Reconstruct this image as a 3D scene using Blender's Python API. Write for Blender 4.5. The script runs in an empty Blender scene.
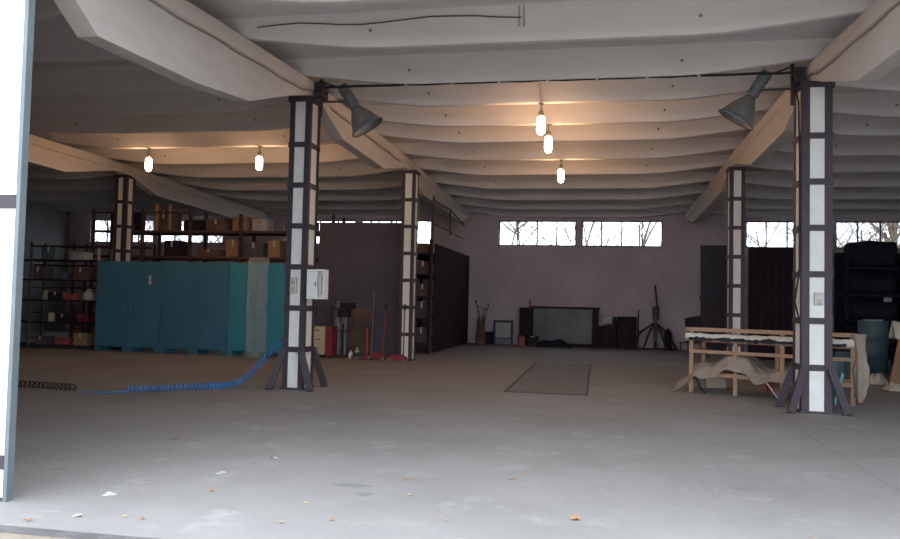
import bpy, bmesh, math, random
from mathutils import Vector, Matrix, noise
R = math.radians
scene = bpy.context.scene
COL = scene.collection

# ---------------------------------------------------------------- camera
YAW = math.atan(148/776); PITCH = R(2.4); ROLL = R(1.28)
fw = Vector((-math.sin(YAW)*math.cos(PITCH), math.cos(YAW)*math.cos(PITCH), math.sin(PITCH)))
rt = Vector((math.cos(YAW), math.sin(YAW), 0)); up = rt.cross(fw)
r2 = rt*math.cos(ROLL)+up*math.sin(ROLL); u2 = -rt*math.sin(ROLL)+up*math.cos(ROLL)
cd = bpy.data.cameras.new('camera'); cam = bpy.data.objects.new('camera', cd); COL.objects.link(cam)
m = Matrix((r2, u2, -fw)).transposed().to_4x4(); m.translation = Vector((0, 0, 1.5)); cam.matrix_world = m
cd.sensor_width = 36; cd.lens = 36*776/900; cd.clip_end = 300; cd.clip_start = .05
scene.camera = cam

# ---------------------------------------------------------------- world, lights, exposure
w = bpy.data.worlds.new('overcast_sky'); scene.world = w; w.use_nodes = True
nt = w.node_tree; nt.nodes.clear()
wo = nt.nodes.new('ShaderNodeOutputWorld'); bg = nt.nodes.new('ShaderNodeBackground')
tc = nt.nodes.new('ShaderNodeTexCoord'); sx = nt.nodes.new('ShaderNodeSeparateXYZ'); cr = nt.nodes.new('ShaderNodeValToRGB')
nt.links.new(tc.outputs['Generated'], sx.inputs[0]); nt.links.new(sx.outputs['Z'], cr.inputs[0])
cr.color_ramp.elements[0].position = 0.0; cr.color_ramp.elements[0].color = (.84, .92, 1.0, 1)
cr.color_ramp.elements[1].position = 0.7; cr.color_ramp.elements[1].color = (.86, .94, 1.02, 1)
nt.links.new(cr.outputs[0], bg.inputs[0]); bg.inputs[1].default_value = 2.6
nt.links.new(bg.outputs[0], wo.inputs[0])
vs = scene.view_settings
vs.view_transform = 'Standard'; vs.look = 'None'; vs.gamma = 1; vs.use_curve_mapping = False; vs.exposure = 0.92
LAMP_STRENGTH = 55.0
HAZE = 0
scene.cycles.max_bounces = 10; scene.cycles.diffuse_bounces = 6
scene.cycles.use_denoising = True
scene.cycles.sample_clamp_indirect = 6

# ---------------------------------------------------------------- materials
def mat(name, color, rough=.8, metal=0, color2=None, scale=4, detail=6, amount=.5, bump=0, bscale=40, spec=.3, alpha=None, stretch=None, lo=.35, hi=.65, stain=None):
    m = bpy.data.materials.new(name); m.use_nodes = True; n = m.node_tree.nodes; l = m.node_tree.links
    b = n['Principled BSDF']; b.inputs['Roughness'].default_value = rough; b.inputs['Metallic'].default_value = metal
    b.inputs['Specular IOR Level'].default_value = spec
    tc = n.new('ShaderNodeTexCoord'); mp = n.new('ShaderNodeMapping'); l.new(tc.outputs['Object'], mp.inputs[0])
    if stretch: mp.inputs['Scale'].default_value = stretch
    nz = n.new('ShaderNodeTexNoise'); nz.inputs['Scale'].default_value = scale; nz.inputs['Detail'].default_value = detail; nz.inputs['Roughness'].default_value = .65
    l.new(mp.outputs[0], nz.inputs['Vector'])
    rp = n.new('ShaderNodeValToRGB'); rp.color_ramp.elements[0].position = lo; rp.color_ramp.elements[1].position = hi
    c2 = color2 or tuple(c*(1-.35*amount) for c in color)
    rp.color_ramp.elements[0].color = (*c2, 1); rp.color_ramp.elements[1].color = (*color, 1)
    l.new(nz.outputs['Fac'], rp.inputs[0]); out = rp.outputs[0]
    if stain:
        sc_, scol, slo, shi = stain
        n2 = n.new('ShaderNodeTexNoise'); n2.inputs['Scale'].default_value = sc_; n2.inputs['Detail'].default_value = 8; n2.inputs['Roughness'].default_value = .7
        l.new(mp.outputs[0], n2.inputs['Vector'])
        r3 = n.new('ShaderNodeValToRGB'); r3.color_ramp.elements[0].position = slo; r3.color_ramp.elements[1].position = shi
        r3.color_ramp.elements[0].color = (0, 0, 0, 1); r3.color_ramp.elements[1].color = (1, 1, 1, 1)
        l.new(n2.outputs['Fac'], r3.inputs[0])
        mx = n.new('ShaderNodeMix'); mx.data_type = 'RGBA'; l.new(r3.outputs[0], mx.inputs[0]); l.new(out, mx.inputs[6]); mx.inputs[7].default_value = (*scol, 1)
        out = mx.outputs[2]
    l.new(out, b.inputs['Base Color'])
    if bump:
        bz = n.new('ShaderNodeTexNoise'); bz.inputs['Scale'].default_value = bscale; bz.inputs['Detail'].default_value = 4
        l.new(mp.outputs[0], bz.inputs['Vector'])
        bp = n.new('ShaderNodeBump'); bp.inputs['Strength'].default_value = bump; bp.inputs['Distance'].default_value = .02
        l.new(bz.outputs['Fac'], bp.inputs['Height']); l.new(bp.outputs[0], b.inputs['Normal'])
    if alpha is not None: b.inputs['Alpha'].default_value = alpha
    return m

def glass_mat(name, tint=(.9, .95, .95), t=.92, rough=.03):
    m = bpy.data.materials.new(name); m.use_nodes = True; n = m.node_tree.nodes; l = m.node_tree.links
    n.remove(n['Principled BSDF']); o = n['Material Output']
    tr = n.new('ShaderNodeBsdfTransparent'); tr.inputs[0].default_value = (*tint, 1)
    gl = n.new('ShaderNodeBsdfGlossy'); gl.inputs['Roughness'].default_value = rough
    mx = n.new('ShaderNodeMixShader'); mx.inputs[0].default_value = 1-t
    nz = n.new('ShaderNodeTexNoise'); nz.inputs['Scale'].default_value = 3
    mr = n.new('ShaderNodeMapRange'); mr.inputs[3].default_value = (1-t)*.6; mr.inputs[4].default_value = (1-t)*1.4
    l.new(nz.outputs['Fac'], mr.inputs[0]); l.new(mr.outputs[0], mx.inputs[0])
    l.new(tr.outputs[0], mx.inputs[1]); l.new(gl.outputs[0], mx.inputs[2]); l.new(mx.outputs[0], o.inputs['Surface'])
    return m

def emit_mat(name, color, strength):
    m = bpy.data.materials.new(name); m.use_nodes = True; n = m.node_tree.nodes; l = m.node_tree.links
    b = n['Principled BSDF']; b.inputs['Base Color'].default_value = (*color, 1)
    b.inputs['Emission Color'].default_value = (*color, 1); b.inputs['Emission Strength'].default_value = strength
    return m

M = {}
M['floor'] = mat('worn_concrete', (.305, .293, .29), .75, color2=(.225, .217, .215), scale=.55, detail=10, bump=.25, bscale=14, spec=.35, lo=.3, hi=.7, stain=(1.7, (.385, .375, .37), .56, .78))
M['floor_joint'] = mat('joint_sealant', (.25, .25, .245), .9)
M['tar'] = mat('dark_floor_stain', (.24, .24, .24), .6, scale=8)
M['ceiling'] = mat('whitewashed_concrete', (.72, .70, .70), .9, color2=(.64, .62, .62), scale=1.3, stretch=(.5, 2, 2), bump=.15, bscale=12, stain=(2.3, (.42, .40, .38), .66, .82))
M['beam'] = mat('painted_beam_concrete', (.68, .65, .63), .9, color2=(.60, .57, .55), scale=2, stretch=(2, .5, 2), bump=.1, stain=(3, (.40, .38, .36), .66, .8))
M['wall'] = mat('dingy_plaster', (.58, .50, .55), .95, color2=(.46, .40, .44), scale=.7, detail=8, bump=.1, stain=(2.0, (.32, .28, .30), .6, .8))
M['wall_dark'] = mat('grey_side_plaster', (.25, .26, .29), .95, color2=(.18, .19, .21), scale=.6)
M['white'] = mat('white_paint', (.80, .80, .78), .7, color2=(.72, .72, .70), scale=5, bump=.1, stain=(9, (.45, .43, .40), .68, .76))
M['steel'] = mat('dark_painted_steel', (.060, .045, .060), .6, color2=(.045, .035, .045), scale=9, metal=0, spec=.4, stain=(14, (.12, .08, .07), .68, .8))
M['steel_grey'] = mat('grey_steel', (.22, .23, .25), .5, metal=.3, scale=8)
M['black'] = mat('black_rubber', (.02, .02, .025), .7, scale=10)
M['blue'] = mat('blue_enamel', (.06, .19, .29), .45, color2=(.05, .16, .25), scale=1.2, spec=.45, stretch=(1, 1, .5))
M['teal'] = mat('teal_enamel', (.055, .29, .37), .45, color2=(.045, .25, .33), scale=1.5, spec=.45)
M['hose'] = mat('blue_hose', (.03, .25, .62), .4, scale=10, spec=.5)
M['wood'] = mat('raw_pine', (.40, .255, .165), .75, color2=(.30, .19, .12), scale=6, stretch=(1, 1, 5), stain=(3, (.25, .14, .08), .6, .8))
M['brown'] = mat('brown_board', (.16, .10, .08), .85, color2=(.09, .06, .05), scale=2)
M['rust'] = mat('rusty_frame', (.10, .06, .05), .8, color2=(.06, .04, .035), scale=6)
M['card'] = mat('cardboard', (.36, .23, .13), .9, color2=(.30, .19, .11), scale=3)
M['card2'] = mat('grey_cardboard', (.42, .42, .42), .9, scale=3)
M['darkboard'] = mat('dark_grey_board', (.105, .098, .125), .9, color2=(.085, .078, .10), scale=1, spec=.15)
M['darkbrown'] = mat('dark_brown_panel', (.040, .028, .040), .95, color2=(.028, .02, .03), scale=1.5, spec=.1)
M['navy'] = mat('navy_tarpaulin', (.022, .026, .042), .9, color2=(.014, .017, .03), scale=1.5, bump=.4, bscale=3, spec=.12)
M['canvas'] = mat('beige_canvas', (.34, .28, .23), .95, color2=(.25, .205, .17), scale=4, bump=.4, bscale=9)
M['cloth'] = mat('off_white_cloth', (.62, .58, .52), .95, color2=(.5, .46, .41), scale=5, bump=.3)
M['padding'] = mat('torn_padding', (.66, .62, .56), .95, color2=(.50, .46, .42), scale=12, bump=.5, bscale=30)
M['red'] = mat('red_enamel', (.26, .03, .045), .5, color2=(.17, .02, .03), scale=7, spec=.5)
M['cream'] = mat('cream_paint', (.62, .54, .38), .7, color2=(.50, .42, .28), scale=5, stain=(7, (.12, .11, .08), .60, .66))
M['drum'] = mat('blue_grey_drum', (.10, .17, .21), .5, color2=(.08, .13, .16), scale=3, spec=.4)
M['kraft'] = mat('brown_sheet', (.34, .20, .12), .85, color2=(.27, .16, .10), scale=2.5, stretch=(1, 1, .4))
M['plastic'] = mat('clear_film', (.75, .80, .82), .18, color2=(.6, .68, .72), scale=9, spec=.8, alpha=.30)
M['glass'] = glass_mat('window_glass', (.97, .98, 1), .95)
M['mirror'] = mat('dull_mirror', (.085, .075, .075), .34, metal=.15, color2=(.045, .04, .042), scale=1.5)
M['plate'] = mat('pit_cover_steel', (.20, .185, .185), .6, color2=(.16, .145, .145), scale=1.5, metal=.2)
M['ground'] = mat('brown_yard_ground', (.30, .25, .20), .95, color2=(.2, .17, .14), scale=3, bump=.4)
M['bark'] = mat('tree_bark', (.16, .13, .10), .95, scale=5)
M['fixture'] = mat('lamp_cap_grey', (.30, .27, .24), .6, scale=9)
M['reflector'] = mat('dusty_reflector', (.30, .30, .31), .45, metal=.5, color2=(.22, .22, .23), scale=5)
M['ballast'] = mat('dusty_ballast', (.17, .20, .22), .5, metal=.3, scale=6)
M['bulb'] = emit_mat('glowing_lamp', (1.0, .56, .28), LAMP_STRENGTH)
M['threshold'] = mat('worn_threshold_steel', (.16, .155, .16), .6, color2=(.10, .095, .10), scale=6)
M['leaf'] = mat('dry_leaf', (.50, .25, .10), .9, color2=(.34, .16, .06), scale=30)
M['leaf2'] = mat('yellow_leaf', (.55, .42, .20), .9, color2=(.4, .28, .12), scale=30)
M['pale'] = mat('pale_scrap', (.78, .78, .70), .9, scale=30)
M['plant'] = mat('dusty_leaves', (.10, .12, .06), .8, color2=(.06, .07, .04), scale=6)
M['label'] = mat('paper_label', (.60, .58, .50), .9, scale=20)
M['pink'] = mat('faded_red_cloth', (.40, .10, .10), .9, scale=5)
M['screen'] = mat('grey_screen', (.30, .31, .33), .3, scale=2)

# ---------------------------------------------------------------- mesh builder
class B:
    def __init__(s): s.bm = bmesh.new()
    def box(s, lo, hi, rot=None, piv=None):
        vs = [s.bm.verts.new((x, y, z)) for x in (lo[0], hi[0]) for y in (lo[1], hi[1]) for z in (lo[2], hi[2])]
        for f in ((0,1,3,2),(4,6,7,5),(0,4,5,1),(2,3,7,6),(0,2,6,4),(1,5,7,3)): s.bm.faces.new([vs[i] for i in f])
        if rot is not None:
            c = Vector(piv) if piv is not None else (Vector(lo)+Vector(hi))/2
            for v in vs: v.co = rot @ (v.co-c)+c
        return s
    def bar(s, p0, p1, w, h, upv=(0, 0, 1)):
        p0 = Vector(p0); p1 = Vector(p1); d = (p1-p0).normalized(); u = Vector(upv)
        if abs(d.dot(u)) > .99: u = Vector((0, 1, 0))
        a = d.cross(u).normalized(); b = a.cross(d).normalized()
        vs = [s.bm.verts.new(p+a*i*w/2+b*j*h/2) for p in (p0, p1) for i, j in ((-1,-1),(1,-1),(1,1),(-1,1))]
        for f in ((3,2,1,0),(4,5,6,7),(0,1,5,4),(1,2,6,5),(2,3,7,6),(3,0,4,7)): s.bm.faces.new([vs[i] for i in f])
        return s
    def tube(s, pts, r, seg=8, cap=True):
        pts = [Vector(p) for p in pts]; n = len(pts); rings = []
        rs = r if isinstance(r, (list, tuple)) else [r]*n
        a = None
        for i, p in enumerate(pts):
            d = (pts[min(i+1, n-1)]-pts[max(i-1, 0)]).normalized()
            if a is None: a = d.orthogonal().normalized()
            else:
                a = a-d*a.dot(d)
                a = a.normalized() if a.length > 1e-6 else d.orthogonal().normalized()
            b = d.cross(a)
            rings.append([s.bm.verts.new(p+(a*math.cos(2*math.pi*k/seg)+b*math.sin(2*math.pi*k/seg))*rs[i]) for k in range(seg)])
        for i in range(n-1):
            for k in range(seg):
                s.bm.faces.new([rings[i][k], rings[i][(k+1) % seg], rings[i+1][(k+1) % seg], rings[i+1][k]])
        if cap: s.bm.faces.new(rings[0][::-1]); s.bm.faces.new(rings[-1])
        return s
    def lathe(s, prof, o=(0, 0, 0), axis=(0, 0, 1), seg=24):
        # prof: (radius, distance along axis)
        o = Vector(o); d = Vector(axis).normalized(); a = d.orthogonal().normalized(); b = d.cross(a); rings = []
        for r, h in prof:
            if r < 1e-5: rings.append([s.bm.verts.new(o+d*h)])
            else: rings.append([s.bm.verts.new(o+d*h+(a*math.cos(2*math.pi*k/seg)+b*math.sin(2*math.pi*k/seg))*r) for k in range(seg)])
        for i in range(len(rings)-1):
            A, C = rings[i], rings[i+1]
            for k in range(seg):
                k2 = (k+1) % seg
                if len(A) == 1 and len(C) == 1: continue
                if len(A) == 1: s.bm.faces.new([A[0], C[k2], C[k]])
                elif len(C) == 1: s.bm.faces.new([A[k], A[k2], C[0]])
                else: s.bm.faces.new([A[k], A[k2], C[k2], C[k]])
        return s
    def grid(s, fn, nu, nv):
        g = [[s.bm.verts.new(fn(i/nu, j/nv)) for j in range(nv+1)] for i in range(nu+1)]
        for i in range(nu):
            for j in range(nv): s.bm.faces.new([g[i][j], g[i+1][j], g[i+1][j+1], g[i][j+1]])
        return s
    def prism(s, poly, axis, a, b):
        # poly: 2D points in the two remaining axes, extruded along axis from a to b
        def P(u, v, t): return {'x': (t, u, v), 'y': (u, t, v), 'z': (u, v, t)}[axis]
        A = [s.bm.verts.new(P(u, v, a)) for u, v in poly]; C = [s.bm.verts.new(P(u, v, b)) for u, v in poly]
        s.bm.faces.new(A); s.bm.faces.new(C[::-1]); n = len(poly)
        for i in range(n): s.bm.faces.new([A[i], C[i], C[(i+1) % n], A[(i+1) % n]])
        return s
    def build(s, name, m, parent=None, smooth=False, bevel=0, solid=0):
        bmesh.ops.recalc_face_normals(s.bm, faces=s.bm.faces[:])
        me = bpy.data.meshes.new(name); s.bm.to_mesh(me); s.bm.free()
        if smooth:
            for p in me.polygons: p.use_smooth = True
        me.materials.append(M[m] if isinstance(m, str) else m)
        o = bpy.data.objects.new(name, me); COL.objects.link(o)
        if parent is not None: o.parent = parent
        if solid:
            q = o.modifiers.new('thickness', 'SOLIDIFY'); q.thickness = solid; q.offset = 0
        if bevel:
            q = o.modifiers.new('bevel', 'BEVEL'); q.width = bevel; q.segments = 2; q.limit_method = 'ANGLE'
        return o

def thing(name, label, cat, loc, group=None, rz=0):
    o = bpy.data.objects.new(name, None); COL.objects.link(o); o.location = loc; o.rotation_euler = (0, 0, rz); o.empty_display_size = .2
    o['label'] = label; o['category'] = cat
    if group: o['group'] = group
    return o
def tag(o, label, cat, group=None, loc=None):
    o['label'] = label; o['category'] = cat
    if group: o['group'] = group
    if loc is not None: o.location = loc
    return o
def struct(o, label=None):
    o['kind'] = 'structure'
    return o
def dup(root, loc, label, rz=None):
    r = root.copy(); COL.objects.link(r); r.location = loc
    if rz is not None: r.rotation_euler = (0, 0, rz)
    r['label'] = label
    for ch in list(root.children):
        c = ch.copy(); COL.objects.link(c); c.parent = r
        for g in list(ch.children):
            d = g.copy(); COL.objects.link(d); d.parent = c
    return r

# ================================================================ the setting
FAR = 28.6; FRONT = 5.1; XL = -21.6; XR = 11.7
def lerp_tab(tab, y):
    if y <= tab[0][0]: return tab[0][1]
    for (a, p), (b_, q) in zip(tab, tab[1:]):
        if y <= b_: return p+(q-p)*(y-a)/(b_-a)
    return tab[-1][1]
def beam_top(y): return lerp_tab([(5.1, 4.75), (9.0, 4.97), (12.4, 5.15), (18.5, 5.10), (22, 5.0), (28.9, 4.80)], y)
def rib_z(y): return beam_top(y)-.20
struct(B().box((XL-.3, 4.42, -.25), (XR+.3, FAR+.3, 0)).build('floor', 'floor'))
struct(B().box((-90, -30, -.3), (90, 110, -.26)).build('ground_outside', 'ground'))
struct(B().box((-30, -12, -.26), (30, 4.335, -.01)).build('ground_yard', 'ground'))
struct(B().box((XL, 4.335, -.26), (XR, 4.42, .008)).build('trim_threshold', 'threshold'))
struct(B().box((2.50, 4.45, -.002), (2.515, 28.4, .0015)).build('trim_floor_joint', 'floor_joint'))

# walls with window holes
wins = [(-20.6, -17.75), (-17.55, -14.7), (-12.1, -9.2), (-9.0, -6.2), (-3.65, -.79), (-.60, 2.26), (5.08, 7.85), (8.02, 10.9)]
WZ0, WZ1 = 3.63, 4.58
b = B(); b.box((XL, FAR, 0), (XR, FAR+.3, WZ0)); b.box((XL, FAR, WZ1), (XR, FAR+.3, 5.6))
edges = [XL]+[e for wn in wins for e in wn]+[XR]
for i in range(0, len(edges), 2): b.box((edges[i], FAR, WZ0), (edges[i+1], FAR+.3, WZ1))
struct(b.build('wall_far', 'wall'))
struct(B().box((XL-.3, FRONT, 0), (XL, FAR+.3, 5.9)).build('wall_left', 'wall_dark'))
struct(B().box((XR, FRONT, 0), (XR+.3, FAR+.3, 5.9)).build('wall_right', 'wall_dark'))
# front: lintel over the gateways, closed walls in the outer bays; unseen left one closed to darken that side
fb = B(); fb.box((XL, FRONT, 4.7), (XR, FRONT+.25, 6.1))
fb.box((XL, FRONT, 0), (-13.0, FRONT+.25, 4.7)); fb.box((7.5, FRONT, 0), (XR, FRONT+.25, 4.7))
fb.box((-7.2, FRONT, 0), (-4.75, FRONT+.25, 4.7)); fb.box((-13, FRONT, 0), (-7.2, FRONT+.25, 4.7))
struct(fb.build('wall_front', 'wall'))
for i, (x0, x1) in enumerate(wins):
    b = B(); t = .045
    b.box((x0, FAR+.06, WZ0), (x1, FAR+.14, WZ0+t)).box((x0, FAR+.06, WZ1-t), (x1, FAR+.14, WZ1))
    b.box((x0, FAR+.06, WZ0+t), (x0+t, FAR+.14, WZ1-t)).box((x1-t, FAR+.06, WZ0+t), (x1, FAR+.14, WZ1-t))
    for k in (1, 2, 3):
        xm = x0+(x1-x0)*k/4; b.box((xm-.022, FAR+.07, WZ0+t), (xm+.022, FAR+.13, WZ1-t))
    fr = struct(b.build('window_%d' % (i+1), 'steel'))
    g = B().box((x0+t, FAR+.095, WZ0+t), (x1-t, FAR+.102, WZ1-t)).build('pane', 'glass', fr)

# ceiling of ribbed fish-belly slabs spanning between the beams
ribs = [6.1, 7.9, 9.7, 11.8, 13.25, 14.8, 16.3, 18.3, 20.15, 22.2, 24.2, 26.1, 27.9]
bays = [(XL, -21.0), (-21.0, -12.95), (-12.95, -4.87), (-4.87, 3.18), (3.18, 11.3), (11.3, XR)]
def rise(x, x0, x1):
    d = min(x-x0, x1-x)-.12
    if x1-x0 < 2: return .20
    t = max(0, 1-d/1.75); return .21*t**1.2
for_ceiling = []
cb = B()
for x0, x1 in bays:
    n = 24 if x1-x0 > 2 else 2
    xs = [x0+(x1-x0)*k/n for k in range(n+1)]
    cols_ = []
    for x in xs:
        pts = [(FRONT+.1, rib_z(FRONT)+.42)]
        for y in ribs:
            zb = rib_z(y)+rise(x, x0, x1); zs = rib_z(y)+.42
            pts += [(y-.20, zs), (y-.06, zb+.015), (y-.045, zb), (y+.045, zb), (y+.06, zb+.015), (y+.22, zs)]
        pts.append((FAR+.2, rib_z(FAR)+.42))
        cols_.append([cb.bm.verts.new((x, p[0], p[1])) for p in pts])
    for a, c in zip(cols_, cols_[1:]):
        for j in range(len(a)-1): cb.bm.faces.new([a[j], a[j+1], c[j+1], c[j]])
roofp = [(y, rib_z(y)+.46) for y in (FRONT, 9.0, 12.4, 18.5, 22, FAR+.3)]
cb.prism(roofp+[(y, z+.25) for y, z in roofp[::-1]], 'x', XL-.3, XR+.3)
ceiling = struct(cb.build('ceiling', 'ceiling'))
for y in ribs[2:]:
    for bx0 in (-12.95, -4.87, 3.18):
        for f in (.24, .755):
            x = bx0+8*f; z = rib_z(y)+.20
            B().lathe([(0, -.01), (.022, -.01), (.022, .012), (0, .012)], (x, y-.125, z), (0, -1, -.5), 10).build('bolt', 'steel_grey', ceiling)

# ---------------------------------------------------------------- roof beams
def beam(xc, prof, label):
    # prof: list of (y, z bottom); top follows the roof; a thin flange line runs along both sides
    t = thing('roof_beam', label, 'beam', (xc, prof[0][0], 4.9), 'roof beams on the columns')
    b = B(); rows = []
    ys = sorted(set([p[0] for p in prof]+[y for y in (9.0, 12.4, 18.5, 22.0) if prof[0][0] < y < prof[-1][0]]))
    for y in ys:
        zb = lerp_tab(prof, y); zt = beam_top(y)-.002; zf = zt-.20 if zt-zb > .28 else zb+(zt-zb)*.4
        rows.append([b.bm.verts.new((dx, y-prof[0][0], z-4.9)) for dx, z in ((-.115, zb), (.115, zb), (.125, zf-.02), (.16, zf), (.16, zt), (-.16, zt), (-.16, zf), (-.125, zf-.02))])
    for a, c in zip(rows, rows[1:]):
        for k in range(8): b.bm.faces.new([a[k], a[(k+1) % 8], c[(k+1) % 8], c[k]])
    b.bm.faces.new(rows[0][::-1]); b.bm.faces.new(rows[-1])
    b.build('beam_body', 'beam', t, bevel=.008)
    return t
Y1, Y2 = 12.45, 19.1
pL = [(5.3, 4.62), (5.6, 4.62), (6.6, 3.98), (8.5, 4.06), (9.9, 4.21), (11.35, 4.68), (12.1, 4.89), (12.44, 4.89)]
pR = [(5.3, 4.62), (5.6, 4.62), (6.6, 4.15), (8.5, 4.24), (10.1, 4.30), (11.6, 4.72), (12.1, 4.89), (12.44, 4.89)]
p2 = [(12.46, 4.89), (12.8, 4.86), (13.9, 4.52), (16.8, 4.47), (18.7, 4.83), (19.09, 4.86)]
p3 = [(19.11, 4.84), (19.5, 4.82), (20.8, 4.45), (26.6, 4.30), (28.2, 4.58), (FAR-.005, 4.58)]
beam(-4.87, pL, 'pale haunched concrete roof beam left of the central aisle, nearest the open gateway')
beam(-4.87, p2, 'pale haunched concrete roof beam left of the central aisle, middle span between two columns')
beam(-4.87, p3, 'dim concrete roof beam left of the central aisle, last span reaching the far wall')
beam(3.18, pR, 'pale haunched concrete roof beam right of the central aisle, nearest the open gateway')
beam(3.18, p2, 'pale haunched concrete roof beam right of the central aisle, middle span between two columns')
beam(3.18, p3, 'dim concrete roof beam right of the central aisle, last span reaching the far wall')
beam(-12.95, pR, 'pale haunched roof beam over the far left bay, nearest the front')
beam(-12.95, p2, 'pale haunched roof beam ending on the column behind the blue cabinets')
beam(-12.95, p3, 'dim roof beam above the boxes on the far left rack')

def groove_shade_line(x, prof, label):  # tube added to draw the flange groove's shade as a dark line
    pts = []
    for k in range(15):
        y = prof[0][0]+.3+(prof[-1][0]-prof[0][0]-.5)*k/14; zt = beam_top(y); zb = lerp_tab(prof, y)
        pts.append(Vector((x, y, (zt-.24 if zt-zb > .32 else zb+(zt-zb)*.5)+.012*math.sin(k*2.1))))
    o0 = pts[0].copy()
    tag(B().tube([p-o0 for p in pts], .014, 6).build('groove_shade_line', 'fixture'), label, 'cable', 'groove shade lines along the beams', o0)
groove_shade_line(-4.735, pL, 'thin added line for the groove shade on the side of the nearest left beam')
groove_shade_line(-4.735, p2, 'thin added line for the groove shade on the second left beam, behind the floodlight')
groove_shade_line(3.045, pR, 'thin added line for the groove shade on the side of the nearest right beam')

# ---------------------------------------------------------------- columns
def column(xc, yc, H, label, wid=.42, dep=.50, brace=True, a=.108):
    t = thing('column', label, 'column', (xc, yc, 0), 'strapped columns')
    h = wid/2; g = dep/2
    B().box((-h+.012, -g+.012, 0), (h-.012, g-.012, H)).build('concrete_core', 'white', t)
    for sx_ in (-1, 1):
        for sy_ in (-1, 1):
            x = sx_*h; y = sy_*g
            b = B().box((min(x, x-sx_*a), min(y, y-sy_*.014), 0), (max(x, x-sx_*a), max(y, y-sy_*.014), H))
            b.box((min(x, x-sx_*.014), min(y-sy_*.014, y-sy_*a), 0), (max(x, x-sx_*.014), max(y-sy_*.014, y-sy_*a), H))
            b.build('corner_angle', 'steel', t)
    z = .66
    while z < H-.3:
        b = B(); q = h+.012; r = g+.012
        b.box((-q, -r, z-.045), (q, -g, z+.045)).box((-q, g, z-.045), (q, r, z+.045)).box((-q, -g, z-.045), (-h, g, z+.045)).box((h, -g, z-.045), (q, g, z+.045))
        b.build('strap', 'steel', t); z += .683
    B().box((-h-.03, -g-.03, H-.09), (h+.03, g+.03, H-.004)).build('cap_plate', 'steel', t)
    B().box((-h-.03, -g-.03, 0), (h+.03, g+.03, .03)).build('base_plate', 'steel', t)
    if brace:
        for sx_ in (-1, 1):
            for sy_ in (-1, 1):
                p0 = Vector((sx_*(h-.03), sy_*(g+.04), .66)); p1 = Vector((sx_*(h+.17), sy_*(g+.12), .0))
                b = B().bar(p0, p1+Vector((0, 0, .02)), .11, .05, (sy_*.2, 1, 0)); b.box((p1.x-.06, p1.y-.05, 0), (p1.x+.06, p1.y+.05, .012))
                b.build('brace', 'steel', t)
    return t
cols = {}
cols['L'] = column(-4.93, 12.40, 4.89, 'white column with dark steel straps beside the blue cabinets, small white box on it', .36, .46, True, .09)
cols['R'] = column(3.155, 12.42, 4.89, 'white column with dark steel straps standing in front of the wooden sofa frame', .42, .52)
column(-4.76, 19.3, 4.84, 'white strapped column behind, beside the red trolley jacks', .34, .42, False, .08)
column(3.2, 19.3, 4.84, 'white strapped column behind the left end of the wooden sofa frame', .34, .42, False, .085)
column(-13.05, 19.55, 4.84, 'strapped column rising behind the blue cabinets on the left', .36, .42, False)
column(3.18, 5.62, 4.6, 'strapped column at the front wall, right side of gateway', .42, .5, False)
column(-5.12, 5.62, 4.6, 'strapped column at the front wall behind the white gate leaf', .42, .4, False)
# extras fixed to the two front columns
t = cols['L']
B().box((.22, -.22, 4.895), (.36, .1, 5.12)).build('head_bracket', 'steel', t)
B().tube([(.205, .13, 0.7), (.205, .13, 3.6), (.22, .12, 4.8), (.38, .0, 5.0)], .013, 6).build('conduit', 'black', t)
t = cols['R']
B().box((-.30, -.24, 4.895), (-.165, .1, 5.12)).build('head_bracket', 'steel', t)
B().tube([(-.235, -.22, 1.35), (-.30, -.24, 1.62), (-.235, -.23, 2.1), (-.235, -.22, 3.8), (-.25, -.2, 4.6), (-.32, -.12, 5.0)], .013, 6).build('conduit', 'black', t)

# switches and box
def switch(x, z, label, n):
    t = thing('light_switch', label, 'switch', (x, 12.135, z))
    B().box((-.055, -.035, -.10 if n == 2 else -.08), (.055, 0.02, .15 if n == 2 else .10)).build('switch_plate', 'cloth', t, bevel=.005)
    for k in range(n): B().box((-.03, -.045, -.075+k*.11), (.03, -.034, -.005+k*.11)).build('rocker', 'card2', t)
switch(-4.94, 1.70, 'pale double switch on the front of the left column', 2)
switch(3.17, 1.66, 'small pale switch on the front of the right column', 1)
t = thing('electrical_box', 'open white electrical box fixed to the right edge of the left column', 'electrical box', (-4.50, 12.135, 1.5))
t.scale = (.88, 1, .96)
B().box((-.235, -.0, .0), (-.16, .02, .50)).box((-.16, -.19, 0), (-.13, 0.0, .50)).box((.15, -.19, 0), (.18, 0, .50)).box((-.13, -.19, 0), (.15, 0, .03)).box((-.13, -.19, .47), (.15, 0, .50)).box((-.13, -.02, .03), (.15, 0, .47)).build('box_body', 'white', t)
B().box((-.125, -.185, .04), (.04, -.165, .46)).build('door', 'white', t)
B().box((.06, -.05, .08), (.13, -.021, .42)).build('terminal_strip', 'card2', t)
B().box((.0, -.2, .22), (.015, -.184, .29)).build('latch', 'steel', t)

# ---------------------------------------------------------------- white gate leaf at the left edge
t = thing('gate_leaf', 'tall white gate leaf with dark bands at the left edge of the gateway', 'gate', (-6.515, 4.96, 0))
B().box((0, -.03, .03), (2.352, .03, 4.6)).build('panel', 'white', t)
B().box((2.352, -.035, .0), (2.385, .03, 4.62)).build('edge_strip', 'ballast', t)
for z in (.28, 2.16, 4.0): B().box((0, -.04, z-.05), (2.352, -.03, z+.05)).build('band', 'steel', t)
for z in (1.2, 3.4): B().tube([(0, 0, z-.1), (0, 0, z+.1)], .03, 10).build('hinge', 'steel', t)

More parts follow.
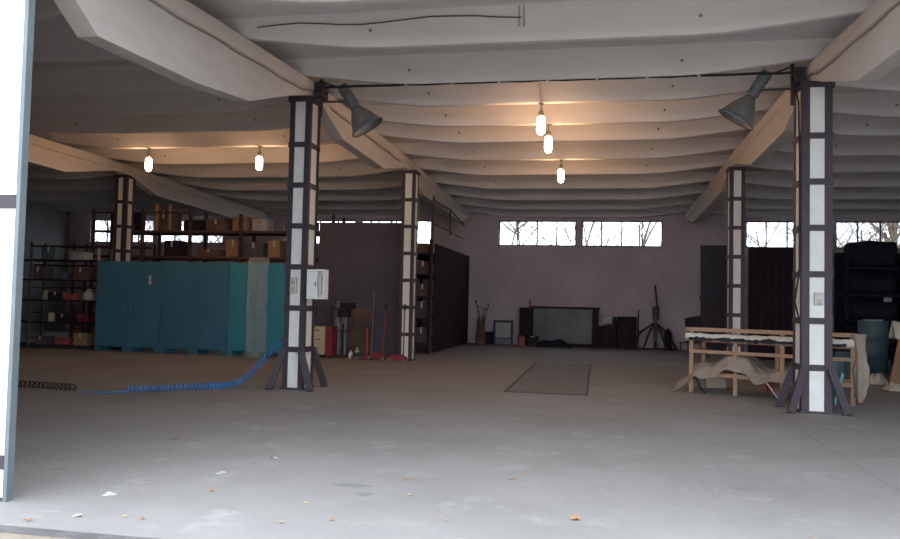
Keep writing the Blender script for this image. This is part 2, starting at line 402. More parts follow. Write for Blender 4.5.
# ================================================================ ceiling lamps
def lamp_proto():
    t = thing('hanging_lamp', '', 'lamp', (0, 0, 0), 'glowing jar lamps under the ceiling')
    B().tube([(0, 0, .0), (0, 0, -.16)], .015, 8).lathe([(0, .0), (.05, .0), (.05, -.015), (0, -.015)], seg=12).build('stem', 'fixture', t)
    B().lathe([(0, -.14), (.035, -.14), (.05, -.17), (.055, -.26), (.05, -.27), (0, -.27)], seg=16).build('cap', 'fixture', t, smooth=True)
    B().lathe([(0, -.272), (.055, -.272), (.072, -.30), (.078, -.36), (.078, -.54), (.062, -.60), (.03, -.625), (0, -.63)], seg=20).build('glowing_jar', 'bulb', t, smooth=True)
    return t
lp = lamp_proto()
lp.scale = (.92, .92, .86)
spots = [(-.995, 13.25, 'glowing jar lamp over the aisle, highest of the three'),
         (-.965, 14.8, 'glowing jar lamp over the aisle, middle of the three'),
         (-.89, 18.3, 'glowing jar lamp over the aisle, lowest of the three'),
         (-7.55, 16.3, 'glowing jar lamp in the left bay, nearer the front left column'),
         (-10.3, 16.3, 'glowing jar lamp in the left bay, farthest left of all')]
for i, (x, y, lab) in enumerate(spots):
    if i == 0: lp.location = (x, y, rib_z(y)); lp['label'] = lab
    else: dup(lp, (x, y, rib_z(y)), lab)

# cables on the ceiling
def cable(pts, r, name, label, m='black'):
    o0 = Vector(pts[0]); ob = B().tube([Vector(p)-o0 for p in pts], r, 6).build(name, m)
    return tag(ob, label, 'cable', None, o0)
P0 = Vector((-4.50, 11.79, 4.96))
pts = [Vector((-.12, .35, .02))]+[Vector((k*7.35/24, 0, -.035-.012*math.sin(k*1.3)**2)) for k in range(25)]+[Vector((7.40, .35, .02))]
t = thing('ceiling_cable', 'long black cable strung across the aisle between the two front columns', 'cable', P0)
B().tube(pts, .02, 6).build('wire', 'black', t)
for k in range(2, 9):
    x = k*.74; B().box((x-.02, -.02, -.062), (x+.02, .02, rib_z(11.8)+rise(x-4.5, -4.87, 3.18)-4.96)).build('clip', 'cloth', t)
random.seed(4)
pts = [(-4.5+k*.293, 9.515, 5.10+.03*math.sin(k*.9)+.01*random.uniform(-1, 1)) for k in range(13)]
cable(pts, .008, 'ceiling_wire', 'thin sagging wire along the ceiling rib nearest the viewer', 'steel')
t = thing('ceiling_conduit', 'short vertical pair of conduits at the top edge of the picture', 'conduit', (-.98, 9.575, 4.97))
for dx in (-.03, .03): B().tube([(dx, 0, 0), (dx, -.09, .36)], .012, 8).build('pipe', 'card2', t)
pts = [(-1.05, 11.80, 4.90), (-1.02, 12.1, 5.1), (-1.0, 12.9, 5.15), (-.995, 13.16, 4.97), (-.995, 13.19, 4.93)]
cable(pts, .01, 'lamp_wire', 'wire feeding the highest aisle lamp from the black cable', 'fixture')

# floodlights
def flood(xc, sgn, label):
    t = thing('floodlight', label, 'lamp', (xc, 12.35, 5.0), 'bell floodlights on the columns')
    # local frame, sgn=+1 tilts down to the right
    top = Vector((0, 0, .10)); ax = Vector((sgn*.44, .10, -.70)).normalized()
    L = .42
    b = B().lathe([(0, 0), (.08, 0), (.09, .02), (.09, L-.02), (.08, L), (0, L)], top, ax, 20); b.build('ballast_housing', 'ballast', t, smooth=False)
    for k in range(5):
        h = .06+k*.075
        B().lathe([(.088, h), (.10, h), (.10, h+.012), (.088, h+.012)], top, ax, 20).build('cooling_ring', 'ballast', t)
    o = top+ax*L
    B().lathe([(.06, 0), (.085, .02), (.10, .05), (.145, .12), (.20, .22), (.25, .33), (.28, .40), (.288, .40), (.288, .41), (.27, .405), (.235, .32), (.185, .21), (.13, .12), (.09, .06), (.0, .05)], o, ax, 32).build('bell_reflector', 'reflector', t, smooth=True)
    B().lathe([(.279, .395), (.296, .395), (.296, .42), (.279, .42)], o, ax, 32).build('rim', 'ballast', t)
    B().lathe([(0, .05), (.03, .06), (.05, .12), (.05, .20), (.03, .26), (0, .28)], o, ax, 14).build('bulb', 'cloth', t, smooth=True)
    mid = top+ax*(L*.75); colx = -sgn*.36
    a = B().bar((colx, .0, mid.z), mid, .03, .03); a.build('bracket_arm', 'steel', t)
    B().bar((colx, .0, mid.z+.34), top+ax*.08, .025, .025).build('strut', 'steel', t)
    B().bar((colx, .0, mid.z+.38), (colx, 0, mid.z-.25), .05, .04).build('mount', 'steel', t)
    return t
flood(-4.28, 1, 'dusty bell floodlight bracketed to the left front column')
flood(2.49, -1, 'dusty bell floodlight bracketed to the right front column')

# ================================================================ left bay
def cabinet(x0, x1, m, label, nd=2, sticker=False):
    W = x1-x0-.012; H = 2.38; D = .62
    t = thing('steel_cabinet', label, 'cabinet', (x0+.006, 18.45, 0), 'tall blue steel cabinets')
    B().box((0, .02, .13), (W, D, H)).build('body', m, t, bevel=.008)
    for fx in (0, W/2-.13, W-.14):
        B().box((fx, .03, 0), (fx+(.26 if 0 < fx < W-.2 else .14), D-.02, .13)).build('foot', m, t)
    for k in range(nd):
        a = k*W/nd+.02; c = (k+1)*W/nd-.02
        b = B().box((a, 0, .17), (c, .02, H-.05))
        for q in range(1, 4):
            xx = a+(c-a)*q/4; b.box((xx-.012, -.007, .25), (xx+.012, 0, H-.15))
        d = b.build('door', m, t, bevel=.004)
        hx = c-.07 if k % 2 == 0 else a+.07
        B().box((hx-.012, -.035, 1.1), (hx+.012, -.0, 1.26)).build('handle', 'steel_grey', d)
        for hz in (.4, 2.0):
            sx_ = a if k % 2 == 0 else c
            B().tube([(sx_, -.004, hz), (sx_, -.004, hz+.09)], .012, 8).build('hinge', m, d)
    if sticker: B().box((1.52, -.012, 1.78), (1.60, -.008, 2.02)).build('paper_tag', 'label', t)
    return t
cabinet(-13.05, -11.17, 'blue', 'tall blue steel cabinet with a pale paper tag, left of the three', 2, True)
cabinet(-11.17, -9.28, 'blue', 'tall blue steel cabinet, middle of the three', 2)
cabinet(-9.28, -7.72, 'teal', 'brighter teal steel cabinet behind the sheet of clear plastic', 2)
random.seed(9)
def film(u, v):
    x = -.27+.54*u; z = 2.5*v
    y = -.06-.05*noise.noise(Vector((u*3, v*9, 1)))-.035*noise.noise(Vector((u*9, v*25, 4)))
    if v > .96: y += .05
    return (x+.03*noise.noise(Vector((0, v*7, 3))), y, z)
tag(B().grid(film, 16, 70).build('plastic_film', 'plastic', smooth=True), 'crinkled sheet of clear plastic hanging down the teal cabinet front', 'plastic sheet', None, (-8.42, 18.37, .02))

# rack above and behind the cabinets
t = thing('storage_rack', 'rusty brown storage rack standing behind the blue cabinets', 'rack', (-14.6, 20.4, 0))
for x in (0, 1.6, 3.1, 4.65, 6.15, 7.4):
    for y in (0, .9): B().box((x-.04, y-.04, 0), (x+.04, y+.04, 4.0 if x < 4 else 3.85)).build('upright', 'rust', t)
for z in (1.2, 2.58, 3.32):
    for y in (0, .9): B().box((-.04, y-.03, z-.01), (7.44, y+.03, z+.04)).build('shelf_beam', 'rust', t)
    B().box((0, -.02, z+.04), (7.4, .92, z+.065)).build('deck', 'brown', t)
B().bar((0, 0, 3.9), (3.1, 0, 3.9), .05, .05).build('top_rail', 'rust', t)
def carton(x, y, z, sx_, sy_, sz_, m, label, grp='cartons on the rack', rz=0, name='cardboard_box'):
    t = thing(name, label, 'box', (x, y, z), grp, rz)
    B().box((-sx_/2, -sy_/2, 0), (sx_/2, sy_/2, sz_)).build('carton', m, t, bevel=.006)
    B().box((-.03, -sy_/2-.002, sz_*.6), (.03, -sy_/2, sz_+.002)).box((-.03, -sy_/2, sz_), (.03, sy_/2, sz_+.002)).build('tape', 'label' if m != 'card2' else 'card', t)
    return t
Z1 = 3.385; Z0 = 2.645
carton(-10.05, 20.8, Z1, .45, .5, .42, 'card', 'plain brown carton on the rack top shelf, right of centre')
carton(-9.45, 20.8, Z1, .45, .5, .36, 'card2', 'pale grey carton on the rack top shelf, beside a brown one')
carton(-10.8, 20.8, Z1, .6, .5, .34, 'brown', 'dark brown box on the rack top shelf, left of the brown carton')
carton(-11.55, 20.8, Z1, .5, .5, .32, 'darkbrown', 'blackish box on the rack top shelf between gaps of window light')
carton(-12.45, 20.8, Z1, .62, .5, .60, 'brown', 'tall brown box on the rack top shelf at far left')
carton(-13.6, 20.8, Z1, .55, .5, .55, 'darkbrown', 'blackish box on the rack top shelf left of the column')
carton(-10.25, 20.8, Z0, .42, .5, .5, 'card', 'brown carton on the rack middle shelf, left one')
carton(-9.0, 20.8, Z0, .36, .5, .5, 'card', 'brown carton on the rack middle shelf, right one')
carton(-9.62, 20.8, Z0, .6, .5, .42, 'darkboard', 'dark grey box between two brown cartons on the middle shelf')
carton(-12.15, 20.8, Z0, .48, .5, .46, 'darkbrown', 'dark box on the rack middle shelf blocking part of the window')
carton(-11.0, 20.8, Z0, .7, .5, .22, 'brown', 'low dark brown box on the rack middle shelf')
carton(-8.1, 20.8, Z1, .5, .5, .30, 'darkbrown', 'dark box at the right end of the rack top shelf')
carton(-8.2, 20.8, Z0, .6, .5, .38, 'brown', 'dark brown box at the right end of the middle shelf')
for x, lab in ((-12.6, 'orange-brown board tube standing on the rack, left one'), (-12.18, 'orange-brown board tube standing on the rack, right one')):
    tag(B().lathe([(0, 0), (.06, 0), (.06, .75), (.045, .75), (.045, .70), (0, .70)], seg=14).build('board_tube', 'card', smooth=False), lab, 'tube', 'tubes on the rack', (x, 20.45, Z1))

# shelving at far left
t = thing('shelving_unit', 'dark blue shelving unit full of parts left of the cabinets', 'shelving', (-17.2, 18.75, 0))
for x in (0, 1.95, 3.98):
    for y in (0, .55): B().box((x-.03, y-.02, 0), (x+.03, y+.02, 2.75)).build('upright', 'card2' if x > 3 and y == 0 else 'ballast', t)
LZ = [.10, .72, 1.32, 1.88, 2.42]
for z in LZ: B().box((-.02, -.02, z-.04), (4.0, .57, z)).build('shelf', 'navy', t)
t2 = thing('shelving_unit', 'dark shelving unit further back against the far left', 'shelving', (-17.6, 21.6, 0))
for x in (0, 1.5, 3.0, 3.9):
    for y in (0, .6): B().box((x-.03, y-.02, 0), (x+.03, y+.02, 3.1)).build('upright', 'rust', t2)
for z in (.1, .9, 1.7, 2.4, 3.0): B().box((-.02, -.02, z-.04), (3.92, .62, z)).build('shelf', 'rust', t2)
random.seed(21)
things_ = []
def shelf_item(kind, x, z, label, m):
    y = 18.98
    if kind == 'bin':
        b = B().prism([(-.14, 0), (.14, 0), (.17, .2), (.15, .2), (.125, .02), (-.125, .02), (-.15, .2), (-.17, .2)], 'y', -.16, .16).box((-.13, .14, 0), (.13, .16, .19)).box((-.13, -.16, 0), (.13, -.14, .12))
        tag(b.build('parts_bin', m), label, 'bin', 'items on the left shelving', (x, y, z))
    elif kind == 'can':
        b = B().lathe([(0, 0), (.09, 0), (.09, .22), (.095, .225), (.085, .23), (.05, .235), (.05, .26), (0, .26)], seg=18)
        tag(b.build('paint_can', m, smooth=False), label, 'can', 'items on the left shelving', (x, y, z))
    elif kind == 'sack':
        b = B().lathe([(0, 0), (.14, .0), (.18, .06), (.17, .16), (.11, .24), (.05, .27), (.07, .32), (0, .31)], seg=12)
        o = b.build('tied_sack', m, smooth=True); tag(o, label, 'sack', 'items on the left shelving', (x, y, z))
    else:
        carton(x, y, z, .42, .36, .34 if kind == 'box' else .22, m, label, 'items on the left shelving')
shelf_item('box', -13.72, LZ[0], 'brown cardboard box on the bottom shelf beside the blue cabinet', 'card')
shelf_item('bin', -14.35, LZ[0], 'rusty red parts bin on the bottom shelf next to the cardboard box', 'pink')
shelf_item('low', -14.95, LZ[0], 'low grey box on the bottom shelf, left end', 'darkboard')
shelf_item('bin', -13.70, LZ[1], 'red parts bin on the second shelf beside the blue cabinet', 'red')
shelf_item('low', -14.3, LZ[1], 'low dark box on the second shelf beside the red bin', 'navy')
shelf_item('can', -14.75, LZ[1], 'small pale can on the second shelf', 'label')
shelf_item('sack', -13.62, LZ[2], 'whitish tied sack on the third shelf beside the cabinet', 'cloth')
shelf_item('bin', -14.15, LZ[2], 'faded red bin on the third shelf beside the whitish sack', 'pink')
shelf_item('can', -14.95, LZ[2], 'pale paint can on the third shelf', 'label')
shelf_item('low', -14.55, LZ[2], 'low blue-black box on the third shelf beside the paint can', 'navy')
shelf_item('box', -13.8, LZ[3], 'dark brown box on the fourth shelf', 'brown')
shelf_item('bin', -14.5, LZ[3], 'blue-black parts bin on the fourth shelf', 'drum')
shelf_item('box', -15.1, LZ[3], 'grey box on the fourth shelf, left end', 'darkboard')
shelf_item('low', -13.9, LZ[4], 'low grey carton on the top shelf', 'card2')
shelf_item('box', -14.8, LZ[4], 'dark blue box on the top shelf', 'drum')

# grey board standing behind the workshop corner
t = thing('board_partition', 'large dark grey board standing behind the red trolley jacks', 'partition', (-7.47, 20.05, 0))
B().box((0, 0, 0), (2.42, .05, 3.55)).build('panel', 'darkboard', t)
B().box((2.42, -.01, 0), (2.47, .06, 3.57)).box((0, -.012, 3.55), (2.42, .06, 3.585)).build('edge_frame', 'steel', t)
for x in (.3, 1.8): B().bar((x, .06, 2.0), (x, .8, .0), .05, .05).build('rear_prop', 'steel', t)
tag(B().box((0, 0, 0), (.78, .03, 1.3), Matrix.Rotation(R(-6), 3, 'X'), (0, 0, 0)).build('brown_sheet_board', 'brown', bevel=.004), 'brown board leaning on the grey partition', 'board', None, (-6.62, 19.80, 0.003))
# tool chest
t = thing('tool_cabinet', 'stained cream and red tool cabinet right of the left column', 'cabinet', (-7.22, 18.95, 0))
B().box((0, 0, .08), (.38, .5, .80)).build('cream_body', 'cream', t, bevel=.01)
B().box((.385, .05, .04), (.56, .5, .80)).build('red_side', 'red', t, bevel=.01)
for k, z in enumerate((.12, .345, .57)):
    d = B().box((.02, -.015, z), (.36, 0, z+.2)).build('drawer', 'cream', t)
    B().box((.12, -.03, z+.12), (.26, -.015, z+.14)).build('handle', 'steel', d)
for x in (.05, .33, .50): B().lathe([(0, -.02), (.04, -.02), (.04, .02), (0, .02)], (x, .1, .04), (1, 0, 0), 12).build('caster', 'black', t)
t = thing('gas_cylinder', 'dull grey gas cylinder standing behind the cream tool cabinet', 'gas cylinder', (-6.75, 19.7, 0))
B().lathe([(0, 0), (.12, 0), (.13, .03), (.13, 1.25), (.11, 1.36), (.05, 1.42), (.05, 1.46), (0, 1.46)], seg=20).build('tank', 'steel_grey', t, smooth=True)
B().lathe([(.025, 1.46), (.025, 1.52), (.045, 1.52), (.045, 1.56), (0, 1.56)], seg=12).build('valve', 'brown', t)
# bench drill with arms
t = thing('drill_press', 'dark machine with spread handles in front of the brown board', 'machine', (-6.5, 19.5, 0))
B().box((-.2, -.18, 0), (.2, .18, .06)).build('base', 'steel', t, bevel=.01)
B().tube([(0, .06, .06), (0, .06, 1.30)], .045, 14).build('pillar', 'steel_grey', t)
B().box((-.13, -.2, 1.05), (.13, .14, 1.28)).build('head', 'black', t, bevel=.03)
B().tube([(0, -.12, 1.05), (0, -.12, .88)], .03, 10).build('chuck', 'steel_grey', t)
B().box((-.14, -.18, .68), (.14, .08, .71)).build('table', 'steel', t)
for a in (20, 150, 265):
    B().tube([(.0, -.21, 1.2), (.34*math.cos(R(a)), -.23, 1.2+.22*math.sin(R(a)))], .014, 8).build('handle', 'black', t)
B().box((-.1, -.12, 1.28), (.26, .12, 1.42)).build('belt_cover', 'black', t, bevel=.02)
for k, (x, m_) in enumerate(((-6.22, 'white'), (-6.05, 'card2'))):
    t = thing('spray_bottle', ('short whitish bottle on the floor before the brown board', 'taller grey bottle on the floor before the brown board')[k], 'bottle', (x, 19.22, 0))
    h = .17+.07*k
    B().lathe([(0, 0), (.05, 0), (.055, .02), (.055, h*.75), (.03, h*.9), (.025, h), (0, h)], seg=16).build('bottle_body', m_, t, smooth=True)
    B().lathe([(0, h), (.028, h), (.028, h+.04), (0, h+.04)], seg=12).build('cap', 'card2', t)
# trolley jacks
def jack(x, y, label, hlean, low=False):
    t = thing('trolley_jack', label, 'jack', (x, y, 0), 'trolley jacks by the grey board')
    m_ = 'red' if not low else 'steel'
    t.scale = (.62, .85, 1)
    for s_ in (-1, 1):
        B().prism([(-.38, .05), (.30, .05), (.34, .10), (.10, .19), (-.30, .13)], 'y', s_*.13-.008, s_*.13+.008).build('side_frame', m_, t)
    B().box((-.1, -.12, .06), (.28, .12, .10)).build('cross_plate', m_, t)
    B().bar((.1, 0, .12), (-.34, 0, .16), .07, .06).build('lift_arm', m_, t)
    B().lathe([(0, .17), (.06, .17), (.065, .19), (.05, .20), (0, .20)], (-.34, 0, 0), seg=16).build('saddle', 'steel', t)
    for px in (-.30, .28):
        for s_ in (-1, 1):
            B().lathe([(0, -.02), (.05, -.02), (.05, .02), (0, .02)], (px, s_*.165, .05), (0, 1, 0), 16).build('wheel', 'steel_grey', t)
    if not low:
        top = Vector((.20+hlean, .05, 1.42))
        B().tube([(.20, 0, .14), Vector((.20, 0, .14)).lerp(top, .88)], .027, 10).build('pump_handle', 'red', t)
        B().tube([Vector((.20, 0, .14)).lerp(top, .88), top], .034, 10).build('grip', 'black', t)
    return t
jack(-5.42, 18.95, 'red trolley jack with upright red handle before the grey board', .08)
jack(-4.78, 18.55, 'red trolley jack at the foot of the strapped rear column', .0)
jack(-5.95, 19.25, 'low dark jack without handle beside the bottles', 0, True)
tag(B().tube([(0, 0, 0), (.01, .08, 1.55), (.0, .09, 1.68), (-.03, .09, 1.70)], .012, 8).build('pry_bar', 'steel_grey'), 'thin hooked steel bar leaning beside the brown board', 'bar', None, (-5.75, 19.5, 0.0))
t = thing('hand_pallet_jack', 'short dark red jack with a slim handle left of the upright one', 'jack', (-5.72, 19.0, 0))
B().box((-.12, -.1, .0), (.12, .1, .09)).build('base', 'red', t, bevel=.01)
B().tube([(0, 0, .09), (-.02, .03, .8)], .022, 10).build('ram', 'pink', t)
B().box((-.07, -.03, .8), (.06, .09, .93)).build('head', 'steel', t, bevel=.01)

# aisle-side storage rack, left, toward far wall
t = thing('storage_rack', 'tall dark storage rack lining the left of the aisle by the far wall', 'rack', (-5.75, 21.9, 0))
for x in (0, 1.0):
    for y in (0, 1.6, 3.2, 4.8, 6.3): B().box((x-.04, y-.04, 0), (x+.04, y+.04, 3.15 if y > .5 else 3.3)).build('upright', 'darkbrown', t)
for z in (.3, 1.0, 1.65, 2.3, 2.9):
    B().box((-.03, -.03, z-.05), (1.03, 6.33, z)).build('shelf', 'darkbrown', t)
B().box((1.045, .25, .05), (1.075, 6.4, 3.2)).build('side_sheet', 'darkbrown', t)
B().box((-.05, 6.36, .05), (1.05, 6.4, 3.2)).build('end_sheet', 'darkbrown', t)
random.seed(33)
k = 0
words = ['bottom', 'second', 'third', 'fourth']
for zi, z in enumerate((.3, 1.0, 1.65, 2.3)):
    for j, x in enumerate((-5.5, -5.02)):
        hh = random.uniform(.25, .5)
        carton(x, 22.3, z+.001, .42, .5, hh, random.choice(['brown', 'navy', 'darkboard', 'brown']), 'dark box on the %s shelf of the aisle rack, %s side' % (words[zi], ('left', 'right')[j]), 'boxes on the aisle rack')
carton(-5.2, 22.3, 2.901, .6, .5, .3, 'brown', 'brown box on top of the aisle rack')
t = thing('pipe_frame', 'thin steel pipe frame rising beside the aisle rack', 'frame', (-4.62, 21.5, 0))
B().tube([(0, 0, 0), (0, 0, 4.5)], .028, 8).build('post', 'rust', t)
B().tube([(0, 2.6, 3.6), (0, 2.6, 4.45)], .022, 8).build('hanger', 'rust', t)
B().tube([(-.0, 0, 4.4), (0, 2.6, 4.42), (0, 5.2, 4.2)], .022, 8).build('top_pipe', 'rust', t)
B().tube([(-.0, 0, 3.72), (0, 2.6, 3.72), (0, 5.1, 3.7)], .022, 8).build('lower_pipe', 'rust', t)

# ================================================================ things along the far wall
t = thing('potted_plant', 'withered potted plant standing beside the aisle rack', 'plant', (-4.05, 27.3, 0))
B().lathe([(0, 0), (.13, 0), (.18, .3), (.19, .32), (.16, .32), (.15, .28), (0, .27)], seg=18).build('pot', 'brown', t, smooth=False)
random.seed(7); sb = B(); lb = B()
for k in range(9):
    a = random.uniform(0, 6.28); h = random.uniform(.8, 1.5); q = random.uniform(.1, .38)
    p = [Vector((q*math.cos(a)*f**1.6, q*.5*math.sin(a)*f**1.6, .27+(h-.2)*f)) for f in (0, .3, .6, .85, 1)]
    sb.tube(p, [.012, .011, .009, .007, .005], 6)
    for j in range(7):
        c = p[2].lerp(p[4], j/6); d = Vector((random.uniform(-1, 1), random.uniform(-1, 1), random.uniform(-.2, .6))).normalized(); s_ = d.cross(Vector((0, 0, 1))).normalized()*.035
        e = c+d*random.uniform(.10, .17)
        lb.bm.faces.new([lb.bm.verts.new(v) for v in (c, c.lerp(e, .5)+s_, e, c.lerp(e, .5)-s_)])
sb.build('stem', 'bark', t); lb.build('foliage', 'plant', t)
B().grid(lambda u, v: (.16*math.cos(2*math.pi*u)*(1.15-.35*v)+.0, .16*math.sin(2*math.pi*u)*(1.15-.35*v), .02+.85*v+.03*math.sin(u*25)), 20, 6).build('wrapping', 'brown', t, smooth=True)
tag(B().box((-.19, -.18, 0), (.19, -.165, .45)).box((-.19, .165, 0), (.19, .18, .45)).box((-.19, -.165, 0), (-.175, .165, .45)).box((.175, -.165, 0), (.19, .165, .45)).box((-.175, -.165, 0), (.175, .165, .03)).build('dark_crate', 'navy'), 'open dark crate by the far wall left of the framed panel', 'crate', None, (-3.88, 28.0, 0))
t = thing('framed_panel', 'small grey panel in a dark frame standing on legs at the far wall', 'panel stand', (-3.36, 28.2, 0))
B().box((-.36, -.02, .0), (-.28, .04, .88)).box((.28, -.02, 0), (.36, .04, .88)).box((-.28, -.02, .80), (.28, .04, .88)).box((-.28, -.02, .20), (.28, .04, .25)).build('frame', 'steel', t, bevel=.006)
B().box((-.28, 0, .25), (.28, .02, .80)).build('panel', 'card2', t)
for x in (-.32, .32): B().bar((x, .03, .7), (x, .34, .02), .035, .035).build('rear_leg', 'steel', t)
B().box((-.27, .0, .02), (.27, .015, .19)).build('lower_panel', 'ballast', t)

t = thing('mirror_dresser', 'wide dark dresser with a big dull mirror against the far wall', 'dresser', (-2.75, 27.9, 0))
B().box((0, 0, 0), (.46, .5, 1.36)).build('left_cabinet', 'darkbrown', t, bevel=.01)
B().box((2.58, 0.05, 0), (2.80, .5, 1.42)).build('right_post', 'darkbrown', t, bevel=.01)
B().box((.42, .1, 1.36), (2.84, .5, 1.42)).build('top_board', 'darkbrown', t, bevel=.006)
B().box((.46, .42, .02), (2.58, .47, 1.36)).build('mirror_glass', 'mirror', t)
B().box((.46, .1, 0), (2.58, .42, .10)).build('plinth', 'darkbrown', t)
B().box((.03, -.012, .06), (.43, 0, 1.30)).build('door', 'darkbrown', t)
tag(B().lathe([(0, 0), (.07, 0), (.05, .05), (.03, .12), (.05, .2), (.03, .27), (0, .28)], seg=14).build('figurine', 'pink', smooth=True), 'small reddish ornament on the left top of the dresser', 'ornament', None, (-2.38, 28.1, 1.421 if False else 1.365))
# low dark heap in front of the mirror
random.seed(12)
def heap(u, v):
    x = (u-.5)*1.35; y = (v-.5)*.44
    e = max(0, 1-(2*abs(u-.5))**3)*max(0, 1-(2*abs(v-.5))**4)
    return (x, y, e*(.17+.12*math.exp(-((u-.7)/.16)**2)+.09*math.exp(-((u-.25)/.12)**2)+.05*noise.noise(Vector((u*7, v*4, 2)))))
tag(B().grid(heap, 30, 10).build('dark_cloth_heap', 'navy', smooth=True), 'low heap of dark cloth lying before the mirror', 'cloth', None, (-1.5, 27.62, .002))
t = thing('red_bin', 'small dull red bin beside the dresser', 'bin', (-2.62, 27.6, 0))
B().lathe([(0, 0), (.12, 0), (.15, .36), (.155, .37), (.14, .37), (.115, .02), (0, .02)], seg=18).build('bucket', 'pink', t)
B().lathe([(.15, .34), (.16, .34), (.16, .38), (.15, .38)], seg=18).build('rim', 'steel', t)
t = thing('black_tool_case', 'black case with a pale clasp on the floor before the dresser', 'case', (-2.22, 27.6, 0))
B().box((-.17, -.14, 0), (.17, .14, .36)).build('case_body', 'black', t, bevel=.015)
B().box((-.08, -.15, .33), (.06, -.14, .36)).build('clasp', 'cloth', t)
B().tube([(-.08, 0, .36), (-.08, 0, .41), (.08, 0, .41), (.08, 0, .36)], .01, 6).build('handle', 'black', t)

def chest(x, y, wd, dp, h, nd, label):
    t = thing('wooden_cabinet', label, 'cabinet', (x, y, 0), 'dark cabinets along the far wall')
    B().box((0, 0, .05), (wd, dp, h)).build('body', 'darkbrown', t, bevel=.01)
    B().box((.03, .03, 0), (wd-.03, dp-.03, .05)).build('plinth', 'black', t)
    for k in range(nd):
        z0 = .08+k*(h-.12)/nd; z1 = z0+(h-.12)/nd-.02
        d = B().box((.02, -.015, z0), (wd-.02, 0, z1)).build('drawer', 'brown' if False else 'darkbrown', t, bevel=.004)
        B().lathe([(0, 0), (.012, 0), (.02, .02), (0, .03)], (wd/2, -.015, (z0+z1)/2), (0, -1, 0), 10).build('knob', 'steel_grey', d)
chest(.07, 27.95, .60, .5, .78, 3, 'low dark chest of drawers with a small screen on it')
chest(.69, 27.9, .66, .5, 1.12, 4, 'taller dark cabinet right of the low chest')
t = thing('small_monitor', 'small grey monitor standing on the low dark chest', 'monitor', (.38, 28.15, .78))
B().box((-.2, -.04, .06), (.16, .03, .36)).build('housing', 'ballast', t, bevel=.01)
B().box((-.18, -.045, .08), (.10, -.04, .34)).build('screen', 'screen', t)
B().box((-.1, -.08, 0), (.08, .08, .06)).build('stand', 'steel', t)
B().box((.17, -.06, 0), (.28, .06, .33)).build('speaker', 'black', t)

# press / engine stand with a tall lever
t = thing('engine_hoist', 'dark tripod hoist with a tall tilted lever at the far wall', 'hoist', (2.0, 28.05, 0))
B().tube([(0, 0, 0.03), (0, 0, 1.45)], .055, 10).build('mast', 'steel', t)
B().tube([(.0, -.07, .3), (.0, -.07, 1.15)], .03, 10).build('ram', 'reflector', t)
B().box((-.10, -.07, 1.05), (.12, .07, 1.5)).build('head', 'steel', t, bevel=.02)
B().tube([(.08, 0, 1.2), (-.02, 0, 2.26)], .03, 8).build('lever', 'steel', t)
for x, y in ((-.95, -.1), (-.42, -.35), (.35, -.35), (.75, .1)):
    B().tube([(0, 0, .95), (x*.5, y*.5, .62), (x, y, .03)], .035, 8).build('leg', 'steel', t)
B().tube([(-.7, -.05, .03), (.7, .05, .03)], .03, 8).build('cross_bar', 'steel', t)
tag(B().tube([(0, 0, 0), (.02, .25, 1.35)], .022, 8).build('steel_rod', 'steel'), 'thin dark rod leaning on the far wall beside the hoist', 'rod', None, (1.42, 28.2, .01))
tag(B().lathe([(0, 0), (.1, 0), (.12, .04), (.12, .6), (.06, .68), (.04, .75), (0, .75)], seg=14).build('dark_canister', 'navy', smooth=True), 'dark canister at the right foot of the hoist', 'canister', None, (2.42, 27.9, 0))
t = thing('step_stool', 'tiny low step stool by the far wall right of the hoist', 'stool', (3.0, 28.15, 0))
B().box((-.17, -.12, .26), (.17, .12, .29)).build('seat', 'steel', t)
for x in (-.14, .14):
    for y in (-.1, .1): B().box((x-.012, y-.012, 0), (x+.012, y+.012, .26)).build('leg', 'steel', t)

# ================================================================ pit cover
t = thing('pit_cover', 'long steel cover plates over the inspection pit in the aisle floor', 'pit cover', (-1.49, 13.2, 0))
b = B().box((-.05, -.05, 0), (1.36, 0, .012)).box((-.05, 6.6, 0), (1.36, 6.65, .012)).box((-.05, 0, 0), (0, 6.6, .012)).box((1.31, 0, 0), (1.36, 6.6, .012)); b.build('rim', 'steel', t)
for k in range(8): B().box((.008, k*.825+.006, -.01), (1.302, (k+1)*.825-.006, .010+.002*(k % 2))).build('cover_plate', 'plate', t)

# ================================================================ right side: sofa frame
ang = math.atan2(13.72-14.42, 3.04-1.63)
t = thing('sofa_frame', 'stripped wooden sofa frame with torn white padding behind the right column', 'sofa frame', (1.63, 14.42, 0), None, ang)
LN = 2.62; D = .72
H = 1.12
for x in (0.03, .80, 1.56, LN): B().bar((x, 0, 0), (x, 0, H-.03), .07, .055, (0, 1, 0)).build('leg', 'wood', t, bevel=.006)
for x in (.0, 1.3, LN): B().bar((x, D, 0), (x, D, H-.2), .07, .055, (0, 1, 0)).build('leg', 'wood', t, bevel=.006)
B().box((-.06, -.05, H-.04), (LN+.06, .05, H+.03)).build('top_rail', 'wood', t, bevel=.008)
B().box((0, -.03, .70), (1.56, .03, .76)).build('seat_rail', 'wood', t, bevel=.006)
B().box((1.56, -.03, .70), (LN, .03, .76)).build('seat_rail', 'wood', t, bevel=.006)
B().box((0, -.03, .30), (LN, .03, .37)).build('lower_rail', 'wood', t, bevel=.006)
B().box((0, D-.03, .30), (LN, D+.03, .37)).build('rear_rail', 'wood', t, bevel=.006)
B().box((0, D-.03, .86), (LN, D+.03, .92)).build('rear_rail', 'wood', t, bevel=.006)
for x in (0, LN):
    B().box((x-.03, .03, .70), (x+.03, D-.03, .76)).build('side_rail', 'wood', t)
    B().box((x-.03, .03, .30), (x+.03, D-.03, .36)).build('side_rail', 'wood', t)
